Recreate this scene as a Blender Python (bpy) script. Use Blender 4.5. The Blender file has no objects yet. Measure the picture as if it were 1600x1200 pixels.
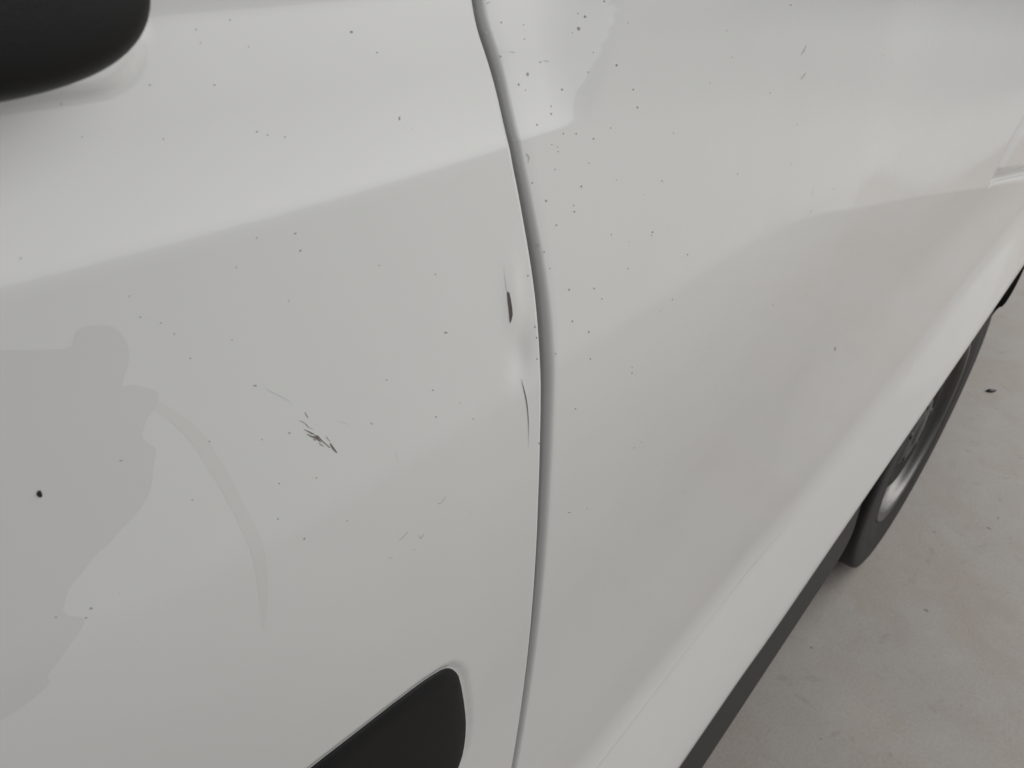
import bpy, bmesh, math, random
import numpy as np
# ---------------------------------------------------------------- camera
sc = bpy.context.scene
cam = bpy.data.objects.new('camera', bpy.data.cameras.new('camera')); sc.collection.objects.link(cam); sc.camera = cam
yaw, pitch, roll = math.radians(47.9), math.radians(34.1), math.radians(0.24)
fwd = np.array([math.sin(yaw)*math.cos(pitch), math.cos(yaw)*math.cos(pitch), -math.sin(pitch)])
rt = np.array([math.cos(yaw), -math.sin(yaw), 0.0]); dn = np.cross(fwd, rt)
r2 = math.cos(roll)*rt + math.sin(roll)*dn; d2 = -math.sin(roll)*rt + math.cos(roll)*dn
from mathutils import Matrix
cam.matrix_world = Matrix(((r2[0], -d2[0], -fwd[0], 0), (r2[1], -d2[1], -fwd[1], 0), (r2[2], -d2[2], -fwd[2], 1.194), (0, 0, 0, 1)))
cam.data.sensor_width = 36; cam.data.lens = 1080/1600*36; cam.data.clip_start = 0.01; cam.data.clip_end = 200
cam.data.dof.use_dof = True; cam.data.dof.focus_distance = 0.30; cam.data.dof.aperture_fstop = 30
# ---------------------------------------------------------------- light: an indoor hall, soft lamps overhead
wd = bpy.data.worlds.new('World'); sc.world = wd; wd.use_nodes = True
wd.node_tree.nodes['Background'].inputs['Color'].default_value = (0.98, 0.985, 1.0, 1); wd.node_tree.nodes['Background'].inputs['Strength'].default_value = 0.185
def lamp(name, loc, target, sx, sy, watts, col=(1, 0.995, 0.975)):
    l = bpy.data.lights.new(name, 'AREA'); l.shape = 'RECTANGLE'; l.size, l.size_y, l.energy, l.color = sx, sy, watts, col
    o = bpy.data.objects.new(name, l); sc.collection.objects.link(o); o.location = loc
    from mathutils import Vector
    o.rotation_euler = (Vector(target)-Vector(loc)).to_track_quat('-Z', 'Y').to_euler(); return o
lamp('ceiling_lamp', (3.2, -5.0, 4.6), (2.0, -0.4, 0.5), 6, 3, 134)
lamp('ceiling_lamp', (4.8, -1.8, 4.0), (3.8, -0.9, 0), 3.5, 3, 150, (1, 0.978, 0.945))
lamp('ceiling_lamp', (12.5, -3.0, 4.4), (12.5, -3.0, 0), 5, 5, 190)
lamp('ceiling_lamp', (19.5, -3.0, 4.4), (19.5, -3.0, 0), 5, 5, 190)
lamp('bay_lamp', (3.4, -9.0, 3.7), (3.4, 0, 1.6), 17, 3.8, 148)
sc.view_settings.view_transform = 'Standard'; sc.view_settings.look = 'None'; sc.view_settings.exposure = 0.09
sc.cycles.use_denoising = True
# ---------------------------------------------------------------- body side shape
# x runs to the rear of the van, y into the van, z up (metres)
WX, WZ, WR = 1.375, 0.32, 0.32            # rear wheel centre and radius
ZT = np.linspace(0.33, 2.0, 6681)
def profile(table, zref, yref):
    z = np.array([t[0] for t in table][::-1]); a = np.array([t[1] for t in table][::-1])
    s = np.tan(np.radians(np.interp(ZT, z, a)))
    y = np.concatenate([[0], np.cumsum((s[1:]+s[:-1])*0.5*(ZT[1]-ZT[0]))])
    return y - np.interp(zref, ZT, y) + yref
LOWER = [(1.056, 2.2), (1.045, -1.0), (0.99, -4.6), (0.95, -5.6), (0.86, -5.4), (0.76, -2.2), (0.68, -1.0), (0.61, -1.5), (0.545, 10.5), (0.43, 10.5), (0.40, 8.0), (0.38, 4)]
DOOR_T = profile([(2.0, 13), (1.5, 9), (1.25, 4), (1.1795, -1), (1.1765, 11), (1.160, 9), (1.1390, 19), (1.1340, 2.0), (1.12, 2.0)] + LOWER, 1.10, 0.1395)
SIDE_T = profile([(2.0, 13), (1.5, 9), (1.25, 4), (1.12, 2.0)] + LOWER, 1.10, 0.1410)
def sstep(t):
    t = np.clip(t, 0, 1); return t*t*(3-2*t)
def rseg(x, z, x0, x1, z0, z1, r):       # signed distance to a rounded rectangle
    cx, cz, hx, hz = (x0+x1)/2, (z0+z1)/2, (x1-x0)/2-r, (z1-z0)/2-r
    qx, qz = np.abs(x-cx)-hx, np.abs(z-cz)-hz
    return np.hypot(np.maximum(qx, 0), np.maximum(qz, 0)) + np.minimum(np.maximum(qx, qz), 0) - r
MOULD = np.array([(-0.7, 0.930), (-0.1, 0.9170), (0.0371, 0.9176), (0.0520, 0.9190), (0.0678, 0.9190), (0.0833, 0.9186), (0.1037, 0.9166), (0.1150, 0.9130), (0.1203, 0.9092), (0.1250, 0.9012),
    (0.1287, 0.8897), (0.1333, 0.8548), (0.1347, 0.8323), (0.1331, 0.8098), (0.1291, 0.7975), (0.121, 0.782), (0.103, 0.769), (0.05, 0.76), (-0.7, 0.76)])
def mould_d(x, z):                       # distance to the moulding's upper and rear edge
    d = np.full(np.shape(x), 9.0)
    for (ax, az), (bx, bz) in zip(MOULD[:-2], MOULD[1:-1]):
        t = np.clip(((x-ax)*(bx-ax)+(z-az)*(bz-az))/((bx-ax)**2+(bz-az)**2), 0, 1)
        d = np.minimum(d, np.hypot(x-ax-t*(bx-ax), z-az-t*(bz-az)))
    return d
def lip(x, z):                           # lower lip of the sheet metal above the sill, fading rearwards
    return 0.0034*sstep((0.72-x)/0.45)*np.exp(-np.maximum(z-0.562, 0)/0.05)*sstep((z-0.5595)/0.0025)
def plan(x):                             # the door curves in towards the front
    return 0.75*np.minimum(x-0.13, 0)**2/(1+1.2*np.abs(np.minimum(x-0.13, 0)))
def y_door(x, z):
    y = np.interp(z, ZT, DOOR_T) + plan(x)
    y = y - lip(x, z)
    d = rseg(x, z, -0.30, 0.0625, 1.1668, 1.26, 0.012)        # raised pad round the handle
    y = y - 0.0011*sstep(0.5 - d/0.003)
    y = y + 0.0013*sstep(1-mould_d(x, z)/0.0048)               # recess round the moulding
    # dented rear edge
    y = y + 0.0014*np.exp(-(((x-0.158)/0.0055)**2 + ((z-1.064)/0.010)**2))
    y = y - 0.0007*np.exp(-(((x-0.155)/0.004)**2 + ((z-1.088)/0.012)**2))
    y = y + 0.0004*np.exp(-(((x-0.10)/0.03)**2 + ((z-1.00)/0.04)**2))
    return y
def z_crease(x):
    return np.interp(x, [0.1, 0.30, 0.375, 0.45, 0.537, 0.9576, 1.3, 3], [1.050, 1.051, 1.051, 1.037, 1.018, 0.9335, 0.865, 0.70])
def y_side(x, z):
    # lower body swells out and rises towards the rear wheel
    g = 0.060*sstep((x-0.55)/0.80); sh = 0.235*sstep((x-0.62)/0.72)
    zz = z - sh*(1-sstep((z-0.84)/0.24))
    y = np.interp(zz, ZT, SIDE_T) - g - lip(x, z)
    # the shoulder of the front door runs out just behind the gap
    hi = sstep((z-1.14)/0.035); w = 1 - sstep((x - 0.177 + 0.0015*hi)/(0.026 + 0.020*hi))
    y = y + np.clip(np.interp(z, ZT, DOOR_T) - np.interp(z, ZT, SIDE_T) + 0.0013, 0, 0.03)*w*sstep((z-1.12)/0.02)
    # long crease rising towards the front
    u = z - z_crease(x); a = np.interp(x, [0.2, 0.36, 0.5, 0.8, 1.3], [0.0001, 0.0004, 0.0050, 0.0066, 0.0080])
    up = np.exp(-np.maximum(u, 0)/0.07); dn = np.exp(np.minimum(u, 0)/0.07)
    y = y - a*np.where(u > 0, up, dn)
    # tucks in again below the flare, towards the wheel arch lip
    b = 0.1630*(1.194 - z); k = 0.004
    h = np.clip(0.5+0.5*(y-b)/k, 0, 1)
    return b*(1-h) + y*h + k*h*(1-h)
SEAM_PTS=[(0.1,2.0),(0.1503,1.3),(0.1503,1.2),(0.1503,1.1753),(0.1506,1.1692),(0.1517,1.1652),(0.1531,1.1611),(0.154,1.1577),(0.1549,1.1534),(0.1554,1.1483),(0.1556,1.1422),(0.1556,1.137),(0.1568,1.1311),(0.1584,1.1249),(0.1599,1.1184),(0.1613,1.1117),(0.1628,1.1048),(0.1642,1.0976),(0.1655,1.0901),(0.1666,1.0824),(0.1675,1.0745),(0.1682,1.0664),(0.1686,1.0581),(0.169,1.0495),(0.1695,1.0402),(0.17,1.0306),(0.1705,1.0205),(0.1712,1.0097),(0.1721,0.9982),(0.1731,0.9858),(0.1743,0.9726),(0.1757,0.9586),(0.1771,0.9435),(0.1784,0.9276),(0.1797,0.9109),(0.1808,0.8933),(0.1819,0.8747),(0.1827,0.8551),(0.1832,0.835),(0.183,0.8145),(0.1823,0.7938),(0.181,0.773),(0.1791,0.7521),(0.1766,0.7311),(0.1736,0.7099),(0.17,0.6887),(0.1659,0.6673),(0.1539,0.5673),(0.1359,0.38)]
REAR_PTS=[(0.9346949999999999,0.38),(0.9346949999999999,0.91889),(0.937695,0.93889),(0.939825,0.953145),(0.931898,0.986813),(0.939192,1.015998),(0.9991920000000001,1.145998),(1.059192,1.3),(1.139192,2.0)]
RAIL=[(0.952871,0.945826),(1.108482,0.918507)]
RAIL_Z=0.93889
# ---------------------------------------------------------------- helpers
def mat(name):
    m = bpy.data.materials.new(name); m.use_nodes = True
    nt = m.node_tree; return m, nt, nt.nodes['Principled BSDF']
def setp(b, **k):
    for n, v in k.items():
        n = {'col': 'Base Color', 'rough': 'Roughness', 'metal': 'Metallic', 'coat': 'Coat Weight', 'coatr': 'Coat Roughness',
             'ior': 'IOR', 'coatior': 'Coat IOR', 'spec': 'Specular IOR Level'}[n]
        b.inputs[n].default_value = (*v, 1) if isinstance(v, tuple) else v
def node(nt, t, **k):
    n = nt.nodes.new(t)
    for a, v in k.items(): setattr(n, a, v)
    return n
def noise(nt, scale, detail=4, rough=0.5, vec=None, dist=0):
    n = node(nt, 'ShaderNodeTexNoise'); n.inputs['Scale'].default_value = scale; n.inputs['Detail'].default_value = detail
    n.inputs['Roughness'].default_value = rough; n.inputs['Distortion'].default_value = dist
    if vec: nt.links.new(vec, n.inputs['Vector'])
    return n.outputs['Fac']
def ramp(nt, fac, stops):
    r = node(nt, 'ShaderNodeValToRGB'); e = r.color_ramp.elements
    while len(e) < len(stops): e.new(0.5)
    for q, (p, c) in zip(e, stops): q.position = p; q.color = (*c, 1) if isinstance(c, tuple) else (c, c, c, 1)
    nt.links.new(fac, r.inputs['Fac']); return r.outputs['Color']
def mixc(nt, fac, a, b, mode='MIX'):
    m = node(nt, 'ShaderNodeMix', data_type='RGBA', blend_type=mode)
    for sock, v in ((m.inputs['Factor'], fac), (m.inputs['A'], a), (m.inputs['B'], b)):
        pass
    ins = {i.identifier: i for i in m.inputs}
    for idn, v in (('Factor_Float', fac), ('A_Color', a), ('B_Color', b)):
        if hasattr(v, 'is_output') or isinstance(v, bpy.types.NodeSocket): nt.links.new(v, ins[idn])
        else: ins[idn].default_value = v if idn == 'Factor_Float' else (*v, 1)
    return [o for o in m.outputs if o.identifier == 'Result_Color'][0]
def bump(nt, b, h, strength, dist):
    n = node(nt, 'ShaderNodeBump'); n.inputs['Strength'].default_value = strength; n.inputs['Distance'].default_value = dist
    nt.links.new(h, n.inputs['Height']); nt.links.new(n.outputs['Normal'], b.inputs['Normal']); return n
def geo_pos(nt): return node(nt, 'ShaderNodeNewGeometry').outputs['Position']

def paint(name, col, rough=0.38, coat=1.0):
    m, nt, b = mat(name); setp(b, col=col, rough=rough, coat=coat, coatr=0.03, spec=0.4)
    p = geo_pos(nt)
    c = mixc(nt, noise(nt, 9, 5, 0.6, p), tuple(v*0.965 for v in col), tuple(min(1, v*1.03) for v in col))
    nt.links.new(c, b.inputs['Base Color'])
    n = node(nt, 'ShaderNodeBump'); n.inputs['Strength'].default_value = 0.22; n.inputs['Distance'].default_value = 0.0005
    nt.links.new(mixc(nt, 0.35, noise(nt, 75, 2, 0.5, p), noise(nt, 300, 2, 0.5, p)), n.inputs['Height'])
    nt.links.new(n.outputs['Normal'], b.inputs['Coat Normal'])
    return m
WHITE = paint('white_paint', (0.70, 0.702, 0.692))
REFL = paint('reflection_tone', (0.645, 0.645, 0.636), 0.45, 0.9)  # dark reflection of a figure in the door, put into the colour
REFL_STRAP = paint('strap_reflection_tone', (0.668, 0.668, 0.655), 0.45, 0.9)  # strap-like part of that reflection, also painted as a darker tone
def plain(name, col, rough, bscale=0, bstr=0.2, bdist=0.0005, var=0.15, **k):
    m, nt, b = mat(name); setp(b, col=col, rough=rough, **k); p = geo_pos(nt)
    c = mixc(nt, noise(nt, 35, 6, 0.65, p), tuple(v*(1-var) for v in col), tuple(v*(1+var) for v in col))
    nt.links.new(c, b.inputs['Base Color'])
    if bscale: bump(nt, b, noise(nt, bscale, 3, 0.6, p), bstr, bdist)
    return m
BLACK = plain('black_plastic', (0.0062, 0.0056, 0.0060), 0.50, 1400, 0.25, 0.0003, spec=0.35)
TRIM = plain('trim_plastic', (0.0050, 0.0046, 0.0050), 0.6, 1400, 0.25, 0.0003, spec=0.28)
SKIRT = plain('skirt_plastic', (0.0165, 0.016, 0.0142), 0.60, 900, 0.2, 0.0004)
DARK = plain('liner', (0.010, 0.009, 0.010), 0.8)
RUBBER = plain('tyre_rubber', (0.0095, 0.0090, 0.0094), 0.66, 300, 0.3, 0.001, 0.5)
STEEL = plain('wheel_steel', (0.125, 0.123, 0.12), 0.38, metal=0.9)
DISC = plain('wheel_paint', (0.014, 0.0138, 0.0135), 0.65, spec=0.25)
CAP = plain('wheel_cap', (0.028, 0.028, 0.0265), 0.45)
CHIP = plain('primer', (0.105, 0.088, 0.080), 0.7, var=0.35)
SCRATCH = plain('scratch', (0.19, 0.165, 0.145), 0.75, var=0.5)
FAINT = plain('faint_scratch', (0.47, 0.465, 0.45), 0.6)
SPECK = plain('dirt', (0.31, 0.302, 0.29), 0.8, var=0.4)
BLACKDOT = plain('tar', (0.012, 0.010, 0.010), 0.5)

def link(name, me, m, parent=None, smooth=True):
    o = bpy.data.objects.new(name, me); bpy.context.scene.collection.objects.link(o)
    if m: me.materials.append(m)
    if smooth and len(me.polygons): me.polygons.foreach_set('use_smooth', [True]*len(me.polygons))
    if parent: o.parent = parent
    me.update(); return o
def grid(name, X, Y, Z, m, parent, flip=False):
    nr, nc = X.shape; V = np.stack([X, Y, Z], -1).reshape(-1, 3)
    i = np.arange(nr*nc).reshape(nr, nc)
    q = np.stack([i[:-1, :-1], i[:-1, 1:], i[1:, 1:], i[1:, :-1]], -1).reshape(-1, 4)
    if flip: q = q[:, ::-1]
    me = bpy.data.meshes.new(name); n = len(q)
    me.vertices.add(len(V)); me.vertices.foreach_set('co', V.ravel())
    me.loops.add(n*4); me.loops.foreach_set('vertex_index', q.ravel())
    me.polygons.add(n); me.polygons.foreach_set('loop_start', np.arange(0, n*4, 4))
    me.update(calc_edges=True)
    return link(name, me, m, parent)
def from_bm(name, bm, m, parent, smooth=True):
    me = bpy.data.meshes.new(name); bm.normal_update(); bm.to_mesh(me); bm.free(); return link(name, me, m, parent, smooth)
def pydata(name, v, f, m, parent, smooth=False):
    me = bpy.data.meshes.new(name); me.from_pydata([tuple(map(float, a)) for a in v], [], f); return link(name, me, m, parent, smooth)
def smooth1(v, k):
    w = np.ones(2*k+1); w /= w.sum(); return np.convolve(np.pad(v, k, mode='edge'), w, 'valid')
def chaikin(P, n=1, closed=True):
    P = np.array(P, float)
    for _ in range(n):
        if closed:
            Q = np.roll(P, -1, 0); P = np.stack([0.75*P+0.25*Q, 0.25*P+0.75*Q], 1).reshape(-1, 2)
        else:
            A, B = P[:-1], P[1:]
            P = np.vstack([P[:1], np.stack([0.75*A+0.25*B, 0.25*A+0.75*B], 1).reshape(-1, 2), P[-1:]])
    return P
def box(bm, x0, x1, y0, y1, z0, z1):
    v = [bm.verts.new((x, y, z)) for x in (x0, x1) for y in (y0, y1) for z in (z0, z1)]
    for f in ((0, 1, 3, 2), (4, 6, 7, 5), (0, 4, 5, 1), (2, 3, 7, 6), (0, 2, 6, 4), (1, 5, 7, 3)): bm.faces.new([v[k] for k in f])

# ---------------------------------------------------------------- floor
m, nt, b = mat('concrete'); p = geo_pos(nt)
big = noise(nt, 1.7, 6, 0.62, p, 0.6); mid = noise(nt, 9, 8, 0.68, p, 0.4); fine = noise(nt, 190, 3, 0.6, p); sp = noise(nt, 42, 2, 0.5, p, 0.3)
c = ramp(nt, mid, [(0.30, (0.290, 0.250, 0.230)), (0.46, (0.320, 0.292, 0.274)), (0.56, (0.335, 0.318, 0.303)), (0.72, (0.392, 0.362, 0.342))])
c = mixc(nt, 0.5, c, ramp(nt, big, [(0.32, (0.280, 0.240, 0.222)), (0.46, (0.325, 0.295, 0.280)), (0.56, (0.325, 0.322, 0.318)), (0.70, (0.360, 0.330, 0.312))]))
c = mixc(nt, 0.10, c, ramp(nt, fine, [(0.3, 0.15), (0.7, 0.6)])); c = mixc(nt, 1.0, c, (0.99, 0.972, 0.945), 'MULTIPLY')
blot = noise(nt, 14, 5, 0.7, p, 1.2)
c = mixc(nt, ramp(nt, blot, [(0.60, 0.0), (0.70, 0.35)]), c, (0.20, 0.175, 0.155))
c = mixc(nt, ramp(nt, sp, [(0.725, 0.0), (0.76, 0.6)]), c, (0.10, 0.085, 0.075))
nt.links.new(c, b.inputs['Base Color']); setp(b, rough=0.62, spec=0.35)
bump(nt, b, mixc(nt, 0.5, mid, fine), 0.25, 0.002)
bm = bmesh.new()
for v in ((-8, -12), (25, -12), (25, 12), (-8, 12)): bm.verts.new((*v, 0))
bm.faces.new(bm.verts); fl = from_bm('floor', bm, m, None, False); fl['kind'] = 'structure'
PALE_STRIP = plain('reflected_strip', (0.375, 0.373, 0.367), 0.55, 60, 0.1, 0.001, 0.05)  # pale tone of the added floor strip
bm = bmesh.new()
for v in ((-8, -12), (25, -12), (25, -0.85), (-8, -0.85)): bm.verts.new((*v, 0.004))
bm.faces.new(bm.verts); o = from_bm('added_pale_floor', bm, PALE_STRIP, None, False); o['kind'] = 'structure'  # unseen pale strip, added so the body side reflects a brighter floor

# ---------------------------------------------------------------- the van
van = bpy.data.objects.new('van', None); bpy.context.scene.collection.objects.link(van)
van['label'] = 'white van with scratched front door, black side moulding and dark rear wheel'; van['category'] = 'van'

SEAM = np.array(SEAM_PTS)[::-1]
zs_ = np.linspace(0.38, 2.0, 3241); xs_ = smooth1(np.interp(zs_, SEAM[:, 1], SEAM[:, 0]), 6)
def seam(z): return np.interp(z, zs_, xs_)
REAR = np.array(REAR_PTS)
REAR = REAR[np.argsort(REAR[:, 1])]
xr_ = smooth1(np.interp(zs_, REAR[:, 1], REAR[:, 0]), 8)
def rear(z): return np.interp(z, zs_, xr_)
ZL, RA = 0.39, 0.365
def zlow(x):
    d = np.clip(RA**2-(x-WX)**2, 0, None); return np.maximum(ZL, np.where(d > 0, WZ+np.sqrt(d), 0))
rows_hi = np.concatenate([np.linspace(0.80, 1.125, 190, endpoint=False), np.linspace(1.125, 1.19, 82, endpoint=False),
                          np.linspace(1.19, 1.25, 20, endpoint=False), np.linspace(1.25, 2.0, 24)])
rows_lo = np.concatenate([np.linspace(0, 0.30, 20, endpoint=False), np.linspace(0.30, 0.45, 50, endpoint=False), np.linspace(0.45, 1, 40, endpoint=False)])
def panel(name, cols, fn, left=None, right=None, lroll=None, rroll=None, lspan=0.25, rspan=0.3, lfac=None, rfac=None):
    """a sheet of the body side; left/right give the edge x for each z, lroll/rroll the turned-in edge as (dx, dy) pairs"""
    x0, x1 = cols[0], cols[-1]
    zl = zlow(cols)
    Z = np.vstack([zl + (0.80-zl)*v for v in rows_lo] + [np.full_like(cols, z) for z in rows_hi])
    X = np.repeat(cols[None], len(Z), 0)
    if left is not None: X = X + (left(Z)-x0)*np.clip(1-(X-x0)/lspan, 0, 1)
    if right is not None: X = X + (right(Z)-x1)*np.clip(1-(x1-X)/rspan, 0, 1)
    Y = fn(X, Z)
    if lroll:
        ex = [(dx, dy) for dx, dy in lroll]; xe, ye, ze = X[:, :1], fn(X[:, :1], Z[:, :1]), Z[:, :1]
        k = lfac(ze) if lfac else 1.0; X = np.hstack([xe+dx*k for dx, dy in ex]+[X[:, 1:]]); Y = np.hstack([ye+dy*k for dx, dy in ex]+[Y[:, 1:]]); Z = np.hstack([ze]*len(ex)+[Z[:, 1:]])
    if rroll:
        ex = rroll; xe, ye, ze = X[:, -1:], Y[:, -1:], Z[:, -1:]
        X = np.hstack([X[:, :-1]]+[xe+dx*(rfac(ze) if rfac else 1.0) for dx, dy in ex]); Y = np.hstack([Y[:, :-1]]+[ye+dy*(rfac(ze) if rfac else 1.0) for dx, dy in ex]); Z = np.hstack([Z[:, :-1]]+[ze]*len(ex))
    # lower hem turned in
    X = np.vstack([X[:1], X[:1], X[:1], X]); Z = np.vstack([Z[:1]-0.0012, Z[:1]-0.0012, Z[:1]-0.0006, Z]); Y = np.vstack([Y[:1]+0.03, Y[:1]+0.0020, Y[:1]+0.0004, Y])
    o = grid(name, X, Y, Z, WHITE, van, True)
    bm = bmesh.new(); bm.from_mesh(o.data); bmesh.ops.remove_doubles(bm, verts=bm.verts, dist=2e-6)
    bm.to_mesh(o.data); bm.free(); return o
dcols = np.concatenate([np.linspace(-0.9, -0.10, 18, endpoint=False), np.linspace(-0.10, 0.1685, 165), [0.1695, 0.170]])
door = panel('front_door', dcols, y_door, right=seam, rspan=0.10,
             rroll=[(-0.0006, 0.00005), (-0.0002, 0.0003), (0.0, 0.0008), (0.0, 0.0020), (-0.002, 0.0026), (-0.02, 0.0030)])
R = 0.0062
lroll = [(0.0, 0.026)] + [(0.0050*(1-math.cos(t)), 0.0095*(1-math.sin(t))) for t in np.linspace(0, math.pi/2, 9)]
scols = np.concatenate([np.linspace(0.174, 0.40, 125, endpoint=False), np.linspace(0.40, float(REAR[0, 0]), 130)])
scols[1:] = np.maximum(scols[1:], 0.174+R+0.0014)
gate = lambda z: sstep((z-RAIL_Z+0.004)/0.010)
slide = panel('sliding_door', np.unique(scols), y_side, left=lambda z: seam(z)+0.0056-0.0022*sstep((z-1.04)/0.12), right=rear, lroll=lroll, lspan=0.12,
              rroll=[(-0.0008, 0.0), (-0.0002, 0.0003), (0, 0.0012), (0, 0.012)], lfac=lambda z: 1-0.35*sstep((z-1.04)/0.10), rfac=gate)
def groove(x, z):
    g = gate(z)
    y = y_side(x, z) + 0.0055*g*np.exp(-np.clip(x-rear(z), 0, None)/0.02)
    zr = RAIL[0][1] + (RAIL[1][1]-RAIL[0][1])/(RAIL[1][0]-RAIL[0][0])*(x-RAIL[0][0])                                 # the slot the door runs in
    return y + 0.012*np.exp(-((z-zr)/0.0045)**2)*sstep((x-rear(z)-0.004)/0.006)
qcols = np.concatenate([np.linspace(float(REAR[0, 0]), 1.20, 110, endpoint=False), np.linspace(1.20, 1.80, 120, endpoint=False), np.linspace(1.80, 3.0, 40)])
quarter = panel('rear_quarter_panel', qcols, groove, left=lambda z: rear(z)+0.0050*gate(z), lspan=0.3, lfac=gate,
                lroll=[(0, 0.012), (0, 0.001), (0.0004, 0.0003), (0.001, 0)])

# inner structure behind the gaps
zz = np.linspace(0.44, 1.95, 120)
xj = np.array([-0.03, 0.03]); Xj = seam(zz)[:, None]+xj[None]; Yj = np.stack([y_side(seam(zz)+0.02, zz)+0.022]*2, 1)
grid('door_jamb', Xj, Yj, np.stack([zz, zz], 1), DARK, van, True)
xj = np.array([-0.04, 0.05]); zz2 = np.linspace(0.80, 1.95, 60); Xj = rear(zz2)[:, None]+xj[None]; Yj = np.stack([y_side(rear(zz2), zz2)+0.03]*2, 1)
grid('door_jamb', Xj, Yj, np.stack([zz2, zz2], 1), WHITE, van, True)
bm = bmesh.new()
box(bm, -0.88, 2.98, 0.30, 1.85, 0.80, 1.98); box(bm, -0.88, 0.90, 0.20, 1.85, 0.38, 0.795); box(bm, 1.95, 2.98, 0.42, 1.85, 0.42, 0.795)
from_bm('body_shell', bm, DARK, van, False)
bm = bmesh.new(); box(bm, -0.92, 3.02, 0.195, 1.9, 1.985, 2.03)
bmesh.ops.bevel(bm, geom=list(bm.edges), offset=0.02, segments=3, affect='EDGES'); from_bm('roof', bm, WHITE, van)

# dark skirt under the sill
end = chaikin([(1.017, 0.3885), (1.037, 0.332), (1.058, 0.284), (1.052, 0.253), (1.013, 0.235)], 2, False)
pts = [(-0.9, 0.3885)] + [tuple(e) for e in end] + [(-0.9, 0.235)]
bm = bmesh.new()
f0 = bm.faces.new([bm.verts.new((x, 0.1330 + 0.012*(0.39-z), z)) for x, z in pts])
ex = bmesh.ops.extrude_face_region(bm, geom=[f0]); bmesh.ops.translate(bm, verts=[v for v in ex['geom'] if isinstance(v, bmesh.types.BMVert)], vec=(0, 0.02, 0))
bmesh.ops.recalc_face_normals(bm, faces=bm.faces); from_bm('sill_skirt', bm, SKIRT, van, False)

# ---------------------------------------------------------------- rear wheel
def lathe(name, prof, m, parent, n=128, skip=None, cx=0, cz=0):
    prof = np.array(prof)*np.array([0.9775, 1.0])-np.array([0, 0.111]); th = np.linspace(0, 2*np.pi, n+1)
    V = []; F = []
    for r, y in prof: V += [(cx+r*math.cos(t), y, cz+r*math.sin(t)) for t in th[:-1]]
    for i in range(len(prof)-1):
        for j in range(n):
            if skip and skip((prof[i, 0]+prof[i+1, 0])/2, (th[j]+th[j+1])/2): continue
            F.append((i*n+j, i*n+(j+1) % n, (i+1)*n+(j+1) % n, (i+1)*n+j))
    return pydata(name, V, F, m, parent, True)
wheel = bpy.data.objects.new('rear_wheel', None); bpy.context.scene.collection.objects.link(wheel); wheel.parent = van
wheel.location = (1.393, 0.1155, 0.3125); wheel.rotation_euler = (0, 0, -0.027)
lathe('tyre', [(0.200, 0.150), (0.2065, 0.124), (0.212, 0.1175), (0.222, 0.1145), (0.228, 0.1150), (0.232, 0.1135), (0.262, 0.1110), (0.266, 0.1118), (0.270, 0.1108), (0.292, 0.1115),
    (0.308, 0.1120), (0.3170, 0.1145), (0.3198, 0.1195), (0.320, 0.132), (0.320, 0.150), (0.313, 0.152), (0.313, 0.160), (0.320, 0.162), (0.320, 0.192), (0.313, 0.194), (0.313, 0.203),
    (0.320, 0.205), (0.320, 0.235), (0.313, 0.237), (0.313, 0.245), (0.320, 0.247), (0.319, 0.275), (0.310, 0.292), (0.27, 0.30), (0.205, 0.29)], RUBBER, wheel, 160)
def hole(r, t):
    k = t/(2*np.pi/8) % 1 - 0.5
    return ((r-0.149)/0.024)**2 + (k*(2*np.pi/8)*r/0.040)**2 < 1
lathe('rim', [(0.2085, 0.130), (0.2095, 0.1185), (0.2070, 0.1150), (0.2030, 0.1155), (0.1995, 0.1185), (0.1975, 0.128), (0.1945, 0.138), (0.189, 0.146), (0.184, 0.149), (0.176, 0.150)], STEEL, wheel, 200)
dr = np.linspace(0.178, 0.118, 26)
disc = [(0.1835, 0.152), (0.180, 0.147)] + [(r, 0.145-0.016*sstep((0.178-r)/0.06)) for r in dr] + [(0.105, 0.131), (0.095, 0.136), (0.085, 0.137), (0.076, 0.133), (0.07, 0.133)]
lathe('wheel_disc', disc, DISC, wheel, 240, hole)
lathe('hub_cap', [(0.082, 0.140), (0.080, 0.134), (0.072, 0.129), (0.05, 0.1265), (0.034, 0.126), (0.032, 0.124), (0.012, 0.1232), (0.0, 0.123)], CAP, wheel, 64)
lathe('brake_drum', [(0.170, 0.235), (0.170, 0.208), (0.163, 0.203), (0.0, 0.203)], DARK, wheel, 64)
for k in range(5):
    a = k*2*math.pi/5+0.3; lathe('wheel_bolt', [(0.0095, 0.142), (0.0095, 0.128), (0.007, 0.1255), (0.0, 0.1255)], CAP, wheel, 6, None, 0.062*math.cos(a), 0.062*math.sin(a))
th = np.linspace(-0.10, math.pi+0.10, 60)
Xa = WX+0.372*np.cos(th); Za = WZ+0.372*np.sin(th)
ya0 = y_side(Xa, np.maximum(Za, 0.39))+0.012
grid('arch_liner', np.stack([Xa]*3, 1), np.stack([ya0, np.full_like(Xa, 0.25), np.full_like(Xa, 0.42)], 1), np.stack([Za]*3, 1), DARK, van)
back = [(WX+0.372*math.cos(t), 0.42, WZ+0.372*math.sin(t)) for t in th]
pydata('arch_liner', back, [tuple(range(len(back)))], DARK, van)
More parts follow.
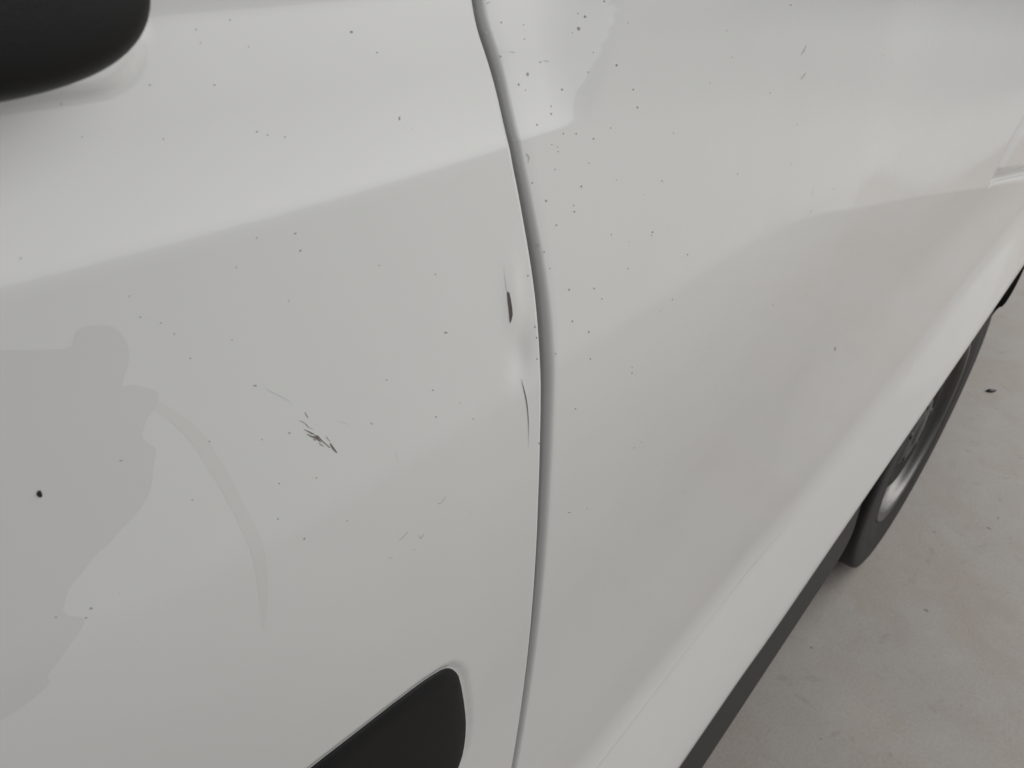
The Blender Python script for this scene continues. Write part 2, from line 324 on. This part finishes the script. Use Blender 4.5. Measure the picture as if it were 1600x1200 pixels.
# mud flap behind the wheel
fp = chaikin([(0.118, 0.70), (0.1145, 0.560), (0.1125, 0.464), (0.1145, 0.411), (0.1200, 0.367), (0.130, 0.360), (0.137, 0.322), (0.155, 0.245), (0.36, 0.24), (0.36, 0.70)], 1)
bm = bmesh.new(); f0 = bm.faces.new([bm.verts.new((2.0, y, z)) for y, z in fp])
ex = bmesh.ops.extrude_face_region(bm, geom=[f0]); bmesh.ops.translate(bm, verts=[v for v in ex['geom'] if isinstance(v, bmesh.types.BMVert)], vec=(0.008, 0, 0))
bmesh.ops.recalc_face_normals(bm, faces=bm.faces); from_bm('mud_flap', bm, BLACK, van, False)

# ---------------------------------------------------------------- door handle
bm = bmesh.new(); rings = []
zt, zb = 1.2035, 1.1706
for i, t in enumerate(np.concatenate([np.linspace(-0.14, 0.023, 12), 0.023+0.0335*np.sin(np.linspace(0.08, 1, 22)*math.pi/2)])):
    e = 1.0
    if t > 0.023: e = max(0.0, 1-((t-0.023)/0.0335)**2.6)**(1/2.6)
    ring = []
    for k in range(40):
        a = 2*math.pi*k/40; ca, sa = math.cos(a), math.sin(a)
        yy = 0.0100*math.copysign(abs(ca)**0.62, ca); z2 = (zt-zb)/2*math.copysign(abs(sa)**0.62, sa)
        zc = (zt+zb)/2
        ring.append(bm.verts.new((t, 0.1320+0.45*float(plan(t))+yy*(0.35+0.65*e), zc+z2*e+0.0015*(t < 0)*0)))
    rings.append(ring)
for A, B in zip(rings[:-1], rings[1:]):
    for k in range(40): bm.faces.new((A[k], A[(k+1) % 40], B[(k+1) % 40], B[k]))
bm.faces.new(rings[-1]); bm.faces.new(rings[0][::-1])
bmesh.ops.remove_doubles(bm, verts=bm.verts, dist=1e-5); bmesh.ops.recalc_face_normals(bm, faces=bm.faces)
handle = from_bm('door_handle', bm, BLACK, door)

# black side moulding on the door
mo = [tuple(p) for p in MOULD]
def cdt_sheet(outline, fn, off, step):
    from mathutils import Vector
    from mathutils.geometry import delaunay_2d_cdt
    O = np.array(outline); n = len(O)
    gx, gz = np.meshgrid(np.arange(O[:, 0].min(), O[:, 0].max(), step), np.arange(O[:, 1].min(), O[:, 1].max(), step))
    g = np.stack([gx.ravel(), gz.ravel()], 1)
    d = np.min(np.hypot(g[:, None, 0]-O[None, :, 0], g[:, None, 1]-O[None, :, 1]), 1); g = g[d > step*0.4]
    v, e, f, *_ = delaunay_2d_cdt([Vector(p) for p in O]+[Vector(p) for p in g], [], [list(range(n))], 1, 1e-7)
    bm = bmesh.new(); bv = [bm.verts.new((p.x, float(fn(np.array(p.x), np.array(p.y)))-off, p.y)) for p in v]
    for q in f: bm.faces.new([bv[i] for i in q])
    return bm
def sheet(outline, fn, off, step, cut=True):
    bm = bmesh.new(); bm.faces.new([bm.verts.new((x, 0, z)) for x, z in outline])
    bmesh.ops.triangulate(bm, faces=bm.faces[:], ngon_method='EAR_CLIP')
    if cut:
        xs, zs2 = [p[0] for p in outline], [p[1] for p in outline]
        for lo, hi, no in ((min(xs), max(xs), (1, 0, 0)), (min(zs2), max(zs2), (0, 0, 1))):
            for c in np.arange(lo+step, hi, step):
                bmesh.ops.bisect_plane(bm, geom=bm.verts[:]+bm.edges[:]+bm.faces[:], plane_co=(no[0]*c, 0, no[2]*c), plane_no=no)
    V = np.array([v.co[:] for v in bm.verts]); Y = fn(V[:, 0], V[:, 2])-off
    for v, y in zip(bm.verts, Y): v.co.y = y
    return bm
o2 = chaikin(mo, 1)
inner = []
n = len(o2); area = sum(o2[i, 0]*o2[(i+1) % n, 1]-o2[(i+1) % n, 0]*o2[i, 1] for i in range(n)); sg = 1 if area > 0 else -1
for i in range(n):
    d = o2[(i+1) % n]-o2[i-1]; d = d/(np.linalg.norm(d)+1e-9); inner.append(o2[i]+sg*np.array([-d[1], d[0]])*0.0014)
inner = np.array(inner)
bm = cdt_sheet(inner, y_door, 0.0012, 0.008)
rim_ = [(o2, -0.004), (o2, 0.0002), (o2+(inner-o2)*0.35, 0.0009), (inner, 0.0012)]
loops = [[bm.verts.new((p[0], float(y_door(p[0], p[1]))-off, p[1])) for p in ring] for ring, off in rim_]
for A, B in zip(loops[:-1], loops[1:]):
    for k in range(n): bm.faces.new((A[k], A[(k+1) % n], B[(k+1) % n], B[k]))
bmesh.ops.remove_doubles(bm, verts=bm.verts, dist=2e-5); bmesh.ops.recalc_face_normals(bm, faces=bm.faces)
from_bm('side_moulding', bm, TRIM, door)
STROKES=[([(0.0712,1.0826),(0.0721,1.0818),(0.0728,1.0809)],[0.1984126984126984,0.7936507936507936,0.3968253968253968]),([(0.0728,1.0809),(0.0732,1.0798),(0.0738,1.0788)],[0.5952380952380952,0.9920634920634921,0.3968253968253968]),([(0.0739,1.0788),(0.0745,1.0781)],[0.1984126984126984,0.5952380952380952]),([(0.0721,1.0792),(0.0732,1.0779),(0.0746,1.0763)],[0.5952380952380952,1.3888888888888888,0.5952380952380952]),([(0.0729,1.0782),(0.0738,1.0769),(0.0748,1.0759)],[0.3968253968253968,0.9920634920634921,0.3968253968253968]),([(0.0725,1.0776),(0.0736,1.076),(0.075,1.0748),(0.0761,1.0725)],[0.5952380952380952,1.7857142857142858,3.1746031746031744,0.9920634920634921]),([(0.0747,1.0758),(0.0753,1.0752),(0.0757,1.0742)],[1.1904761904761905,1.9841269841269842,0.9920634920634921]),([(0.0753,1.0755),(0.0762,1.0733),(0.0773,1.0713),(0.0783,1.0693)],[1.3888888888888888,1.5873015873015872,1.1904761904761905,0.9920634920634921]),([(0.0785,1.0711),(0.0788,1.0699),(0.0792,1.0685),(0.0801,1.0664)],[0.9920634920634921,2.5793650793650795,2.7777777777777777,0.9920634920634921]),([(0.0778,1.0739),(0.0782,1.0725),(0.0787,1.0714)],[0.3968253968253968,0.7936507936507936,0.3968253968253968]),([(0.0754,1.0728),(0.0759,1.0718),(0.0766,1.0709)],[0.5952380952380952,0.9920634920634921,0.3968253968253968]),([(0.0735,1.0842),(0.0736,1.0833),(0.074,1.0821)],[0.5952380952380952,0.9920634920634921,0.5952380952380952]),([(0.0741,1.0748),(0.0746,1.0741)],[0.7936507936507936,1.1904761904761905])]
FAINTS=[([(0.0648,1.0961),(0.0663,1.0939),(0.0689,1.091),(0.0708,1.0882)],0.350140056022409),([(0.0822,1.077),(0.0839,1.0752),(0.0853,1.0737)],0.350140056022409),([(0.0766,1.0807),(0.0775,1.0797)],0.4668534080298786),([(0.0987,1.0572),(0.0994,1.0544),(0.0994,1.0522)],0.350140056022409),([(0.0729,1.0879),(0.0737,1.0851)],0.2801120448179272)]
HAIRS=[([(0.1139,1.0235),(0.115,1.0222),(0.1158,1.0221),(0.1174,1.0227),(0.1181,1.024)],0.700280112044818),([(0.0965,1.0179),(0.0978,1.0178),(0.0988,1.0179),(0.1003,1.0186),(0.1009,1.0192)],0.700280112044818),([(0.1053,1.0138),(0.1057,1.0119),(0.1064,1.011),(0.1071,1.0121),(0.1075,1.0129)],0.700280112044818),([(0.0969,1.0227),(0.097,1.0218)],0.700280112044818),([(0.1025,1.0083),(0.1033,1.0077)],1.400560224089636),([(0.0917,1.0131),(0.0935,1.011)],1.1671335200746966),([(0.0923,1.071),(0.0925,1.0701),(0.093,1.0704)],0.700280112044818)]
CHIP_OUT=[(0.1514,1.0918),(0.1523,1.091),(0.1528,1.0884),(0.1533,1.0849),(0.1535,1.0824),(0.153,1.0806),(0.1524,1.0795),(0.1522,1.0809),(0.1519,1.0847),(0.1515,1.0883)]
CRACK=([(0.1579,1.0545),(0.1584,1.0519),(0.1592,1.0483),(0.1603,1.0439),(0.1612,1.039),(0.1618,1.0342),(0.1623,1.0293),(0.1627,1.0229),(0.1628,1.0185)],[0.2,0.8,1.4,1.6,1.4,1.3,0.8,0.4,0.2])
CRACK_FAINT=([(0.1505,1.1005),(0.1508,1.0966),(0.1513,1.0918)],[0.2,0.6,1.0])
DOOR_SPECKS=[(0.01338,1.092275,0.000496,-0.000296,-0.000289,-0.000823),(0.01185,1.056859,0.000286,-0.000231,-8.5e-05,-0.000262),(0.010075,1.054834,0.000236,-0.000196,-7.8e-05,-0.000239),(0.005155,1.059112,0.000237,-0.000194,-6.5e-05,-0.00019),(0.109302,1.17156,0.00051,-4.6e-05,-8.3e-05,-0.00028),(0.115385,1.166586,0.000272,-3e-05,-4.3e-05,-0.000157),(0.071814,1.13349,0.000189,-5.3e-05,-3.7e-05,-0.000154),(0.079594,1.154678,0.000206,-3.6e-05,-6.2e-05,-0.000181),(0.08184,1.153623,0.000211,-3.7e-05,-4.7e-05,-0.000137),(0.085734,1.152533,0.000175,-3.1e-05,-5.1e-05,-0.000148),(0.060913,1.166559,0.000203,-2.6e-05,-4.3e-05,-0.000119),(0.073466,1.16493,0.000228,-3e-05,-4.3e-05,-0.000127),(0.073169,1.175247,0.00022,-1.9e-05,-4e-05,-0.000112),(0.073229,1.172824,0.000166,-1.6e-05,-3.4e-05,-9.7e-05),(0.080718,1.176358,0.000195,-1.5e-05,-4.3e-05,-0.000122),(0.083064,1.171145,0.000162,-1.6e-05,-4.6e-05,-0.000135),(0.042764,1.128872,0.000164,-5.5e-05,-4.7e-05,-0.000152),(0.075962,1.116263,0.000184,-6.5e-05,-4.2e-05,-0.000184),(0.065598,1.128249,0.000152,-4.7e-05,-4e-05,-0.000156),(0.121767,1.107915,0.000276,-9.4e-05,-2.7e-05,-0.000221),(0.099925,1.082104,0.000248,-0.000117,-3.5e-05,-0.000222),(0.102898,1.116891,0.000201,-6.5e-05,-2.9e-05,-0.000175),(0.118142,1.151153,0.000231,-3.8e-05,-0.000165,-0.000518),(0.081161,1.131954,0.000412,-0.000115,-3.6e-05,-0.00016),(0.081548,1.127513,0.000233,-6.9e-05,-5.8e-05,-0.000264),(0.123591,1.087977,0.00074,-0.000311,-3.5e-05,-0.000307),(0.132419,1.05046,0.000438,-0.000245,-1.1e-05,-0.000192),(0.068044,1.080152,0.000361,-0.000193,-4.9e-05,-0.000219),(0.064745,1.043218,0.000264,-0.000197,-6.1e-05,-0.000345),(0.058981,1.055251,0.00024,-0.000162,-5.5e-05,-0.000243),(0.07235,1.062012,0.000262,-0.00016,-5e-05,-0.000242),(0.07894,1.04051,0.00024,-0.000173,-3.3e-05,-0.000237),(0.116287,1.060097,0.000373,-0.000201,-4.1e-05,-0.000343),(0.116187,1.070519,0.000291,-0.000144,-3.2e-05,-0.000261),(0.127122,1.059951,0.000243,-0.000128,-2.1e-05,-0.000211),(0.062738,1.097613,0.000262,-0.000121,-4.8e-05,-0.000196),(0.060679,1.081999,0.000202,-0.000109,-4.8e-05,-0.000198),(0.040399,1.073841,0.000194,-0.000121,-5e-05,-0.000182),(0.043354,1.123747,0.000152,-5.5e-05,-4.8e-05,-0.000158),(0.046787,1.121101,0.000176,-6.5e-05,-4.4e-05,-0.000152),(0.048668,1.117695,0.000162,-6.3e-05,-4.5e-05,-0.000157),(0.050256,1.110787,0.000168,-7e-05,-4.6e-05,-0.000163),(0.060227,1.111502,0.000163,-6.5e-05,-4.7e-05,-0.00018),(0.062436,1.097752,0.000283,-0.00013,-4.8e-05,-0.000196),(0.048517,1.087914,0.000298,-0.000159,-4e-05,-0.000148),(0.061902,1.066292,0.000214,-0.000131,-6e-05,-0.000259),(0.064702,1.042978,0.000212,-0.000157,-4.8e-05,-0.000276),(0.029691,1.092421,0.000415,-0.00023,-3.6e-05,-0.000114),(0.027924,1.14115,0.000201,-5.4e-05,-4.8e-05,-0.000106),(0.162325,1.093405,0.000384,-0.000135,-1.1e-05,-0.000399),(0.165719,1.072454,0.000337,-0.000135,-1e-06,-0.000486),(0.166531,1.067675,0.000337,-0.000138,-4e-06,-0.000456),(0.1667,1.058746,0.00037,-0.000163,-1.4e-05,-0.000505),(0.169806,1.016582,0.000431,-0.000268,5.6e-05,-0.000628),(0.059989,1.156658,0.000138,-2.4e-05,-4.3e-05,-0.000117),(0.044577,1.165391,0.000146,-2.1e-05,-4e-05,-0.000105),(0.045888,1.159445,0.000151,-2.6e-05,-3.6e-05,-9.4e-05),(0.071323,1.161472,5.1e-05,-7e-06,-1.2e-05,-3.7e-05),(0.130555,1.005733,0.000229,-0.000175,2e-06,-0.000167),(0.081304,1.14376,6.3e-05,-1.4e-05,-1.4e-05,-3.6e-05),(0.018208,1.057063,8e-05,-6.3e-05,-4e-05,-0.000128),(0.121283,1.148087,0.0001,-1.8e-05,-2.1e-05,-6.5e-05)]
SIDE_SPECKS=[(0.157082,1.174055,0.000233,-1.7e-05,-3.8e-05,-0.000161),(0.157876,1.174154,0.000234,-1.7e-05,-3.7e-05,-0.000162),(0.161729,1.168983,0.000348,-2.9e-05,-5e-05,-0.000238),(0.155246,1.167018,0.000503,-4.8e-05,-7.7e-05,-0.000354),(0.17112,1.167517,0.00026,-2.3e-05,-3.3e-05,-0.000173),(0.170731,1.163881,0.000261,-2.6e-05,-3.2e-05,-0.000176),(0.159763,1.160545,0.000352,-4e-05,-4.7e-05,-0.000246),(0.176924,1.156996,0.000385,-4.6e-05,-4.9e-05,-0.000262),(0.170417,1.154473,0.000644,-8.4e-05,-0.000106,-0.000471),(0.165816,1.152302,0.000406,-5.6e-05,-9.5e-05,-0.000377),(0.168521,1.150347,0.000262,-3.8e-05,-4.9e-05,-0.000181),(0.184957,1.148248,0.000399,-5.1e-05,-6.4e-05,-0.00031),(0.178983,1.144281,0.000348,-5.3e-05,-7.3e-05,-0.00024),(0.178316,1.142174,0.000432,-6.9e-05,-9.7e-05,-0.000292),(0.170781,1.140324,0.000421,-7.3e-05,-0.000105,-0.000286),(0.176871,1.133283,0.0003,-6e-05,0.0,-0.000212),(0.180161,1.130396,0.000308,-6.3e-05,2e-06,-0.000216),(0.17853,1.124984,0.000309,-7e-05,1e-06,-0.000222),(0.167173,1.123295,0.00029,-7e-05,-5e-06,-0.000217),(0.193109,1.115717,0.000491,-0.00012,1.4e-05,-0.000344),(0.194298,1.164582,0.000692,-5.2e-05,-5.1e-05,-0.000465),(0.197262,1.167737,0.000485,-3.3e-05,-3.6e-05,-0.000373),(0.194485,1.1688,0.00024,-1.6e-05,-1.8e-05,-0.000185),(0.211302,1.152313,0.000649,-8e-05,3.1e-05,-0.000393),(0.22225,1.143086,0.000541,-7.9e-05,3.4e-05,-0.000325),(0.225848,1.136519,0.000616,-0.000101,4.4e-05,-0.000373),(0.199384,1.130693,0.000491,-9.5e-05,1.7e-05,-0.000325),(0.196942,1.15189,0.000299,-3.3e-05,-2.3e-05,-0.000226),(0.199772,1.157398,0.000259,-2.5e-05,-1.9e-05,-0.000195),(0.182773,1.135526,0.000397,-7.5e-05,3e-06,-0.000274),(0.189595,1.134235,0.000415,-7.8e-05,8e-06,-0.00028),(0.205566,1.171466,0.000364,-2.1e-05,-9e-06,-0.000269),(0.15768,1.154614,0.000384,-5.2e-05,-5.3e-05,-0.000216),(0.158944,1.138134,0.00036,-6.7e-05,-8.1e-05,-0.000257),(0.16686,1.12337,0.000331,-7.9e-05,-5e-06,-0.000247),(0.173872,1.115734,0.000527,-0.000137,-2e-06,-0.000392),(0.189347,1.107826,0.000539,-0.000147,1.2e-05,-0.000388),(0.188909,1.110235,0.000389,-0.000103,9e-06,-0.000279),(0.179346,1.10581,0.000441,-0.000127,3e-06,-0.00033),(0.1931,1.115943,0.000442,-0.000108,1.3e-05,-0.000309),(0.213092,1.092287,0.000459,-0.000138,2.6e-05,-0.00032),(0.170051,1.101285,0.000444,-0.000139,-5e-06,-0.000346),(0.172742,1.098126,0.000431,-0.000137,-3e-06,-0.000335),(0.243164,1.084431,0.000677,-0.0002,6.3e-05,-0.000441),(0.242858,1.083128,0.000475,-0.000142,4.4e-05,-0.00031),(0.275944,1.063975,0.000692,-0.000223,8.7e-05,-0.000434),(0.175855,1.090921,0.0004,-0.000135,0.0,-0.000312),(0.226328,1.0738,0.000509,-0.000173,3.7e-05,-0.000355),(0.187089,1.078673,0.000592,-0.000217,1e-05,-0.000458),(0.202979,1.073404,0.000509,-0.000185,2.1e-05,-0.00038),(0.208483,1.06693,0.000471,-0.000177,2.2e-05,-0.000351),(0.189375,1.064645,0.00059,-0.00024,1.2e-05,-0.000466),(0.200277,1.055299,0.00055,-0.000232,3.3e-05,-0.000632),(0.179222,1.054723,0.000414,-0.000188,4e-06,-0.000347),(0.202728,1.041416,0.000625,-0.000295,6.8e-05,-0.000513),(0.23905,1.01628,0.000562,-0.000281,0.000203,-0.00083),(0.238152,1.02,0.000474,-0.000232,0.000129,-0.00054),(0.195499,1.019296,0.000578,-0.000323,7.3e-05,-0.000515),(0.258569,0.956494,0.001127,-0.000729,0.00016,-0.000506),(0.247379,1.104795,0.000533,-0.000127,5.3e-05,-0.000328),(0.316755,1.091635,0.000695,-0.000161,0.000114,-0.000373),(0.407994,0.985414,0.001148,-0.000458,0.000456,-0.000692),(0.266395,1.044662,0.000548,-0.000211,0.000103,-0.000373),(0.17982,1.131886,0.000306,-6.2e-05,1e-06,-0.000215),(0.197204,1.12296,0.000346,-7.6e-05,1.2e-05,-0.000236),(0.209437,1.132425,0.000362,-6.6e-05,1.8e-05,-0.000232),(0.253036,1.12248,0.000529,-0.0001,5.6e-05,-0.000308),(0.278716,1.137253,0.000507,-7.1e-05,6.5e-05,-0.000267),(0.217023,1.164446,0.000347,-3e-05,1.6e-05,-0.000202),(0.203179,0.94867,0.001613,-0.00127,8.6e-05,-0.00044),(0.220359,0.938101,0.000533,-0.000415,0.000107,-0.000472),(0.356662,0.849769,0.001026,-0.000755,0.000315,-0.000754),(0.639908,0.843081,0.003118,-0.00141,0.003323,-0.004018),(0.339456,1.124515,0.000723,-0.000108,0.000132,-0.000341),(0.346939,1.160317,0.001169,-8.4e-05,0.000146,-0.000345),(0.379243,1.102934,0.000784,-0.000139,0.00016,-0.000369),(0.494942,1.122535,0.000997,-0.000114,0.000242,-0.000342),(0.471246,0.969036,0.000924,-0.000356,0.000406,-0.000499),(0.295636,1.144903,0.000565,-6.7e-05,7.7e-05,-0.000268),(0.324448,0.991159,0.000674,-0.000314,0.000206,-0.00044),(0.214492,1.112972,0.000381,-9e-05,2.2e-05,-0.000241),(0.19158,1.163689,0.000213,-1.7e-05,-1.8e-05,-0.000158),(0.256698,1.042474,0.000452,-0.000181,7.8e-05,-0.000303),(0.225739,1.085732,0.000283,-8.6e-05,2e-05,-0.000184),(0.380721,1.082507,0.000587,-0.000127,0.000113,-0.000279),(0.453265,1.051299,0.000894,-0.000217,0.000201,-0.000395),(0.517125,1.115275,0.000728,-8.9e-05,0.000181,-0.000239),(0.265281,0.956423,0.000645,-0.00041,0.000176,-0.00053),(0.234863,1.102288,0.00028,-7.1e-05,2.3e-05,-0.000172),(0.288017,1.155498,0.000469,-4.4e-05,5.9e-05,-0.00022)]
SMUDGES=[([(0.368424,1.137401),(0.371398,1.139053),(0.373322,1.141393)],[2,7,2.5]),([(0.373045,1.125506),(0.376238,1.126858),(0.378787,1.128008)],[2,6,3]),([(0.419533,1.06034),(0.418773,1.057869),(0.419193,1.05471)],[0.5,2.5,0.5]),([(0.423973,1.046451),(0.422004,1.044982),(0.42087,1.043689)],[1,4.5,1.5]),([(0.163746,1.161262),(0.16591,1.160854)],[0.8,1.2]),([(0.178433,1.157174),(0.180658,1.156747)],[1,1]),([(0.16435,1.133095),(0.165522,1.131678),(0.165174,1.130183)],[1.5,3.5,1.5])]
REFL_OUT=[(0.010542,1.128631),(0.024094,1.123451),(0.029373,1.121585),(0.030663,1.123681),(0.031542,1.125257),(0.033902,1.125261),(0.036638,1.124399),(0.038301,1.123032),(0.039164,1.120569),(0.039184,1.117758),(0.038176,1.114513),(0.036189,1.111471),(0.035099,1.109652),(0.037048,1.109608),(0.038904,1.108276),(0.041353,1.105975),(0.041528,1.104687),(0.040556,1.102348),(0.037781,1.100512),(0.036431,1.09833),(0.035288,1.096387),(0.035626,1.09475),(0.036748,1.092859),(0.037053,1.091005),(0.035562,1.088402),(0.033405,1.082622),(0.030683,1.07886),(0.026976,1.076108),(0.024127,1.074676),(0.020865,1.0723),(0.017402,1.070931),(0.013915,1.068134),(0.010618,1.065859),(0.008783,1.063562),(0.006267,1.058881),(0.010323,1.054744),(0.007423,1.051372),(0.004353,1.048698),(0.000953,1.045789),(-0.002506,1.042638),(-0.001788,1.041102),(-0.003833,1.039409),(-0.005704,1.038634),(-0.009935,1.037102),(-0.025551,1.035442)]
STRAP_PATH=([(0.040158,1.102888),(0.041912,1.099738),(0.044107,1.095732),(0.045771,1.091493),(0.047,1.086961),(0.047622,1.082214),(0.048599,1.077316),(0.049272,1.072224),(0.049974,1.065596),(0.050915,1.058056),(0.051505,1.050605),(0.05121,1.042213),(0.049648,1.030589),(0.048163,1.022926),(0.046475,1.015055)],[13,14,17,19,20,21,20,20,20,21,22,21,17,10,1.5])
HOLE=[(-0.00431,1.049813),(-0.002186,1.052221),(-0.000945,1.052055),(-0.001904,1.050017),(-0.004113,1.048128)]
# ---------------------------------------------------------------- marks on the paint and a painted reflection (thin flakes lying on the surface)
PX = 0.000215                                      # stroke widths below are in fifths of a millimetre or so
def ribbon(bm, P, W, fn, off):
    P = np.array(P, float); W = np.array(W, float)*PX
    s = np.linspace(0, 1, len(P)); t = np.linspace(0, 1, max(4, (len(P)-1)*5+1))
    k = 0
    X = np.interp(t, s, P[:, 0]); Z = np.interp(t, s, P[:, 1]); ww = np.interp(t, s, W)
    if len(P) > 3: X = smooth1(X, 2); Z = smooth1(Z, 2)
    dx, dz = np.gradient(X), np.gradient(Z); L = np.hypot(dx, dz)+1e-9; nx, nz = -dz/L, dx/L
    # widths seen at a slant: x is foreshortened, so widen across x a little
    rows = []
    for sgn in (-0.5, 0, 0.5):
        xx, z2 = X+nx*ww*sgn, Z+nz*ww*sgn; yy = fn(xx, z2)-off
        rows.append([bm.verts.new((a, b, c)) for a, b, c in zip(xx, yy, z2)])
    for A, B in zip(rows[:-1], rows[1:]):
        for i in range(len(A)-1): bm.faces.new((A[i], A[i+1], B[i+1], B[i]))
def face_out(bm):
    bm.normal_update()
    for f in bm.faces:
        if f.normal.y > 0: f.normal_flip()
def specks(name, lst, fn, m, parent, off=0.00008, seed=1):
    rg = random.Random(seed); bm = bmesh.new()
    for x, z, ax, az, bx, bz in lst:
        ring = []; n = 9
        c = bm.verts.new((x, float(fn(np.array(x), np.array(z)))-off*1.6, z))
        for k in range(n):
            a = 2*math.pi*k/n; r = rg.uniform(0.75, 1.2); px, pz = x+r*(ax*math.cos(a)+bx*math.sin(a)), z+r*(az*math.cos(a)+bz*math.sin(a))
            ring.append(bm.verts.new((px, float(fn(np.array(px), np.array(pz)))-off*0.6, pz)))
        for k in range(n): bm.faces.new((c, ring[k], ring[(k+1) % n]))
    face_out(bm); o = from_bm(name, bm, m, parent); return o
def one(name, m, parent, lst, fn, off=0.00006):
    bm = bmesh.new()
    for P, W in lst: ribbon(bm, P, W if isinstance(W, list) else [0.4*W]+[W]*(len(P)-2)+[0.3*W], fn, off)
    face_out(bm); return from_bm(name, bm, m, parent)
for st in STROKES: one('scratch', SCRATCH, door, [st], y_door)
for st in FAINTS: one('fine_scratch', FAINT, door, [st], y_door)
for st in HAIRS: one('hair_mark', SCRATCH, door, [st], y_door)
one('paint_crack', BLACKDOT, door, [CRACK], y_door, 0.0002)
one('fine_scratch', FAINT, door, [CRACK_FAINT], y_door)
bm = sheet(CHIP_OUT, y_door, 0.00018, 1, False); face_out(bm); from_bm('paint_chip', bm, CHIP, door)
bm = cdt_sheet(chaikin(REFL_OUT, 1), y_door, 0.000030, 0.003); face_out(bm); refl_sheet = from_bm('painted_reflection', bm, REFL, door)  # painted reflection: darker sheet cut to the figure's outline
P, W = np.array(STRAP_PATH[0]), np.array(STRAP_PATH[1])*0.000165
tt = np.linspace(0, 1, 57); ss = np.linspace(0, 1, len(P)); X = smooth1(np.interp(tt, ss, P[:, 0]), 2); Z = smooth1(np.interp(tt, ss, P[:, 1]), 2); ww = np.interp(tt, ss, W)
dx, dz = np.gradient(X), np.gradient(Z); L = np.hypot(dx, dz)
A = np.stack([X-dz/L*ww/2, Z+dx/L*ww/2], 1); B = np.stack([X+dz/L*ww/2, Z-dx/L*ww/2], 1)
bm = cdt_sheet(np.vstack([A, B[::-1]]), y_door, 0.000022, 0.0012); face_out(bm); from_bm('painted_strap_reflection', bm, REFL_STRAP, door)  # reflection of a hanging strap, painted as a darker band
specks('tar_spot', DOOR_SPECKS[:1], y_door, BLACKDOT, door, 0.0003)
o = specks('dirt_specks', DOOR_SPECKS[1:], y_door, SPECK, door); o['kind'] = 'stuff'
o = specks('dirt_specks', SIDE_SPECKS, y_side, SPECK, slide, 0.00008, 3); o['kind'] = 'stuff'
for st in SMUDGES: one('smudge', FAINT, slide, [st], y_side)

# ---------------------------------------------------------------- crumb on the floor
bm = bmesh.new(); bmesh.ops.create_icosphere(bm, subdivisions=2, radius=1)
rg = random.Random(3)
for v in bm.verts:
    k = rg.uniform(0.75, 1.2); v.co = (v.co.x*0.0135*k, v.co.y*0.0065*k, v.co.z*0.004*k)
crumb = from_bm('floor_crumb', bm, BLACKDOT, None); crumb.location = (2.2386, 0.0752, 0.004); crumb.rotation_euler = (0, 0, math.radians(-50))
crumb['label'] = 'small dark crumb lying on the concrete floor beyond the wheel'; crumb['category'] = 'crumb'
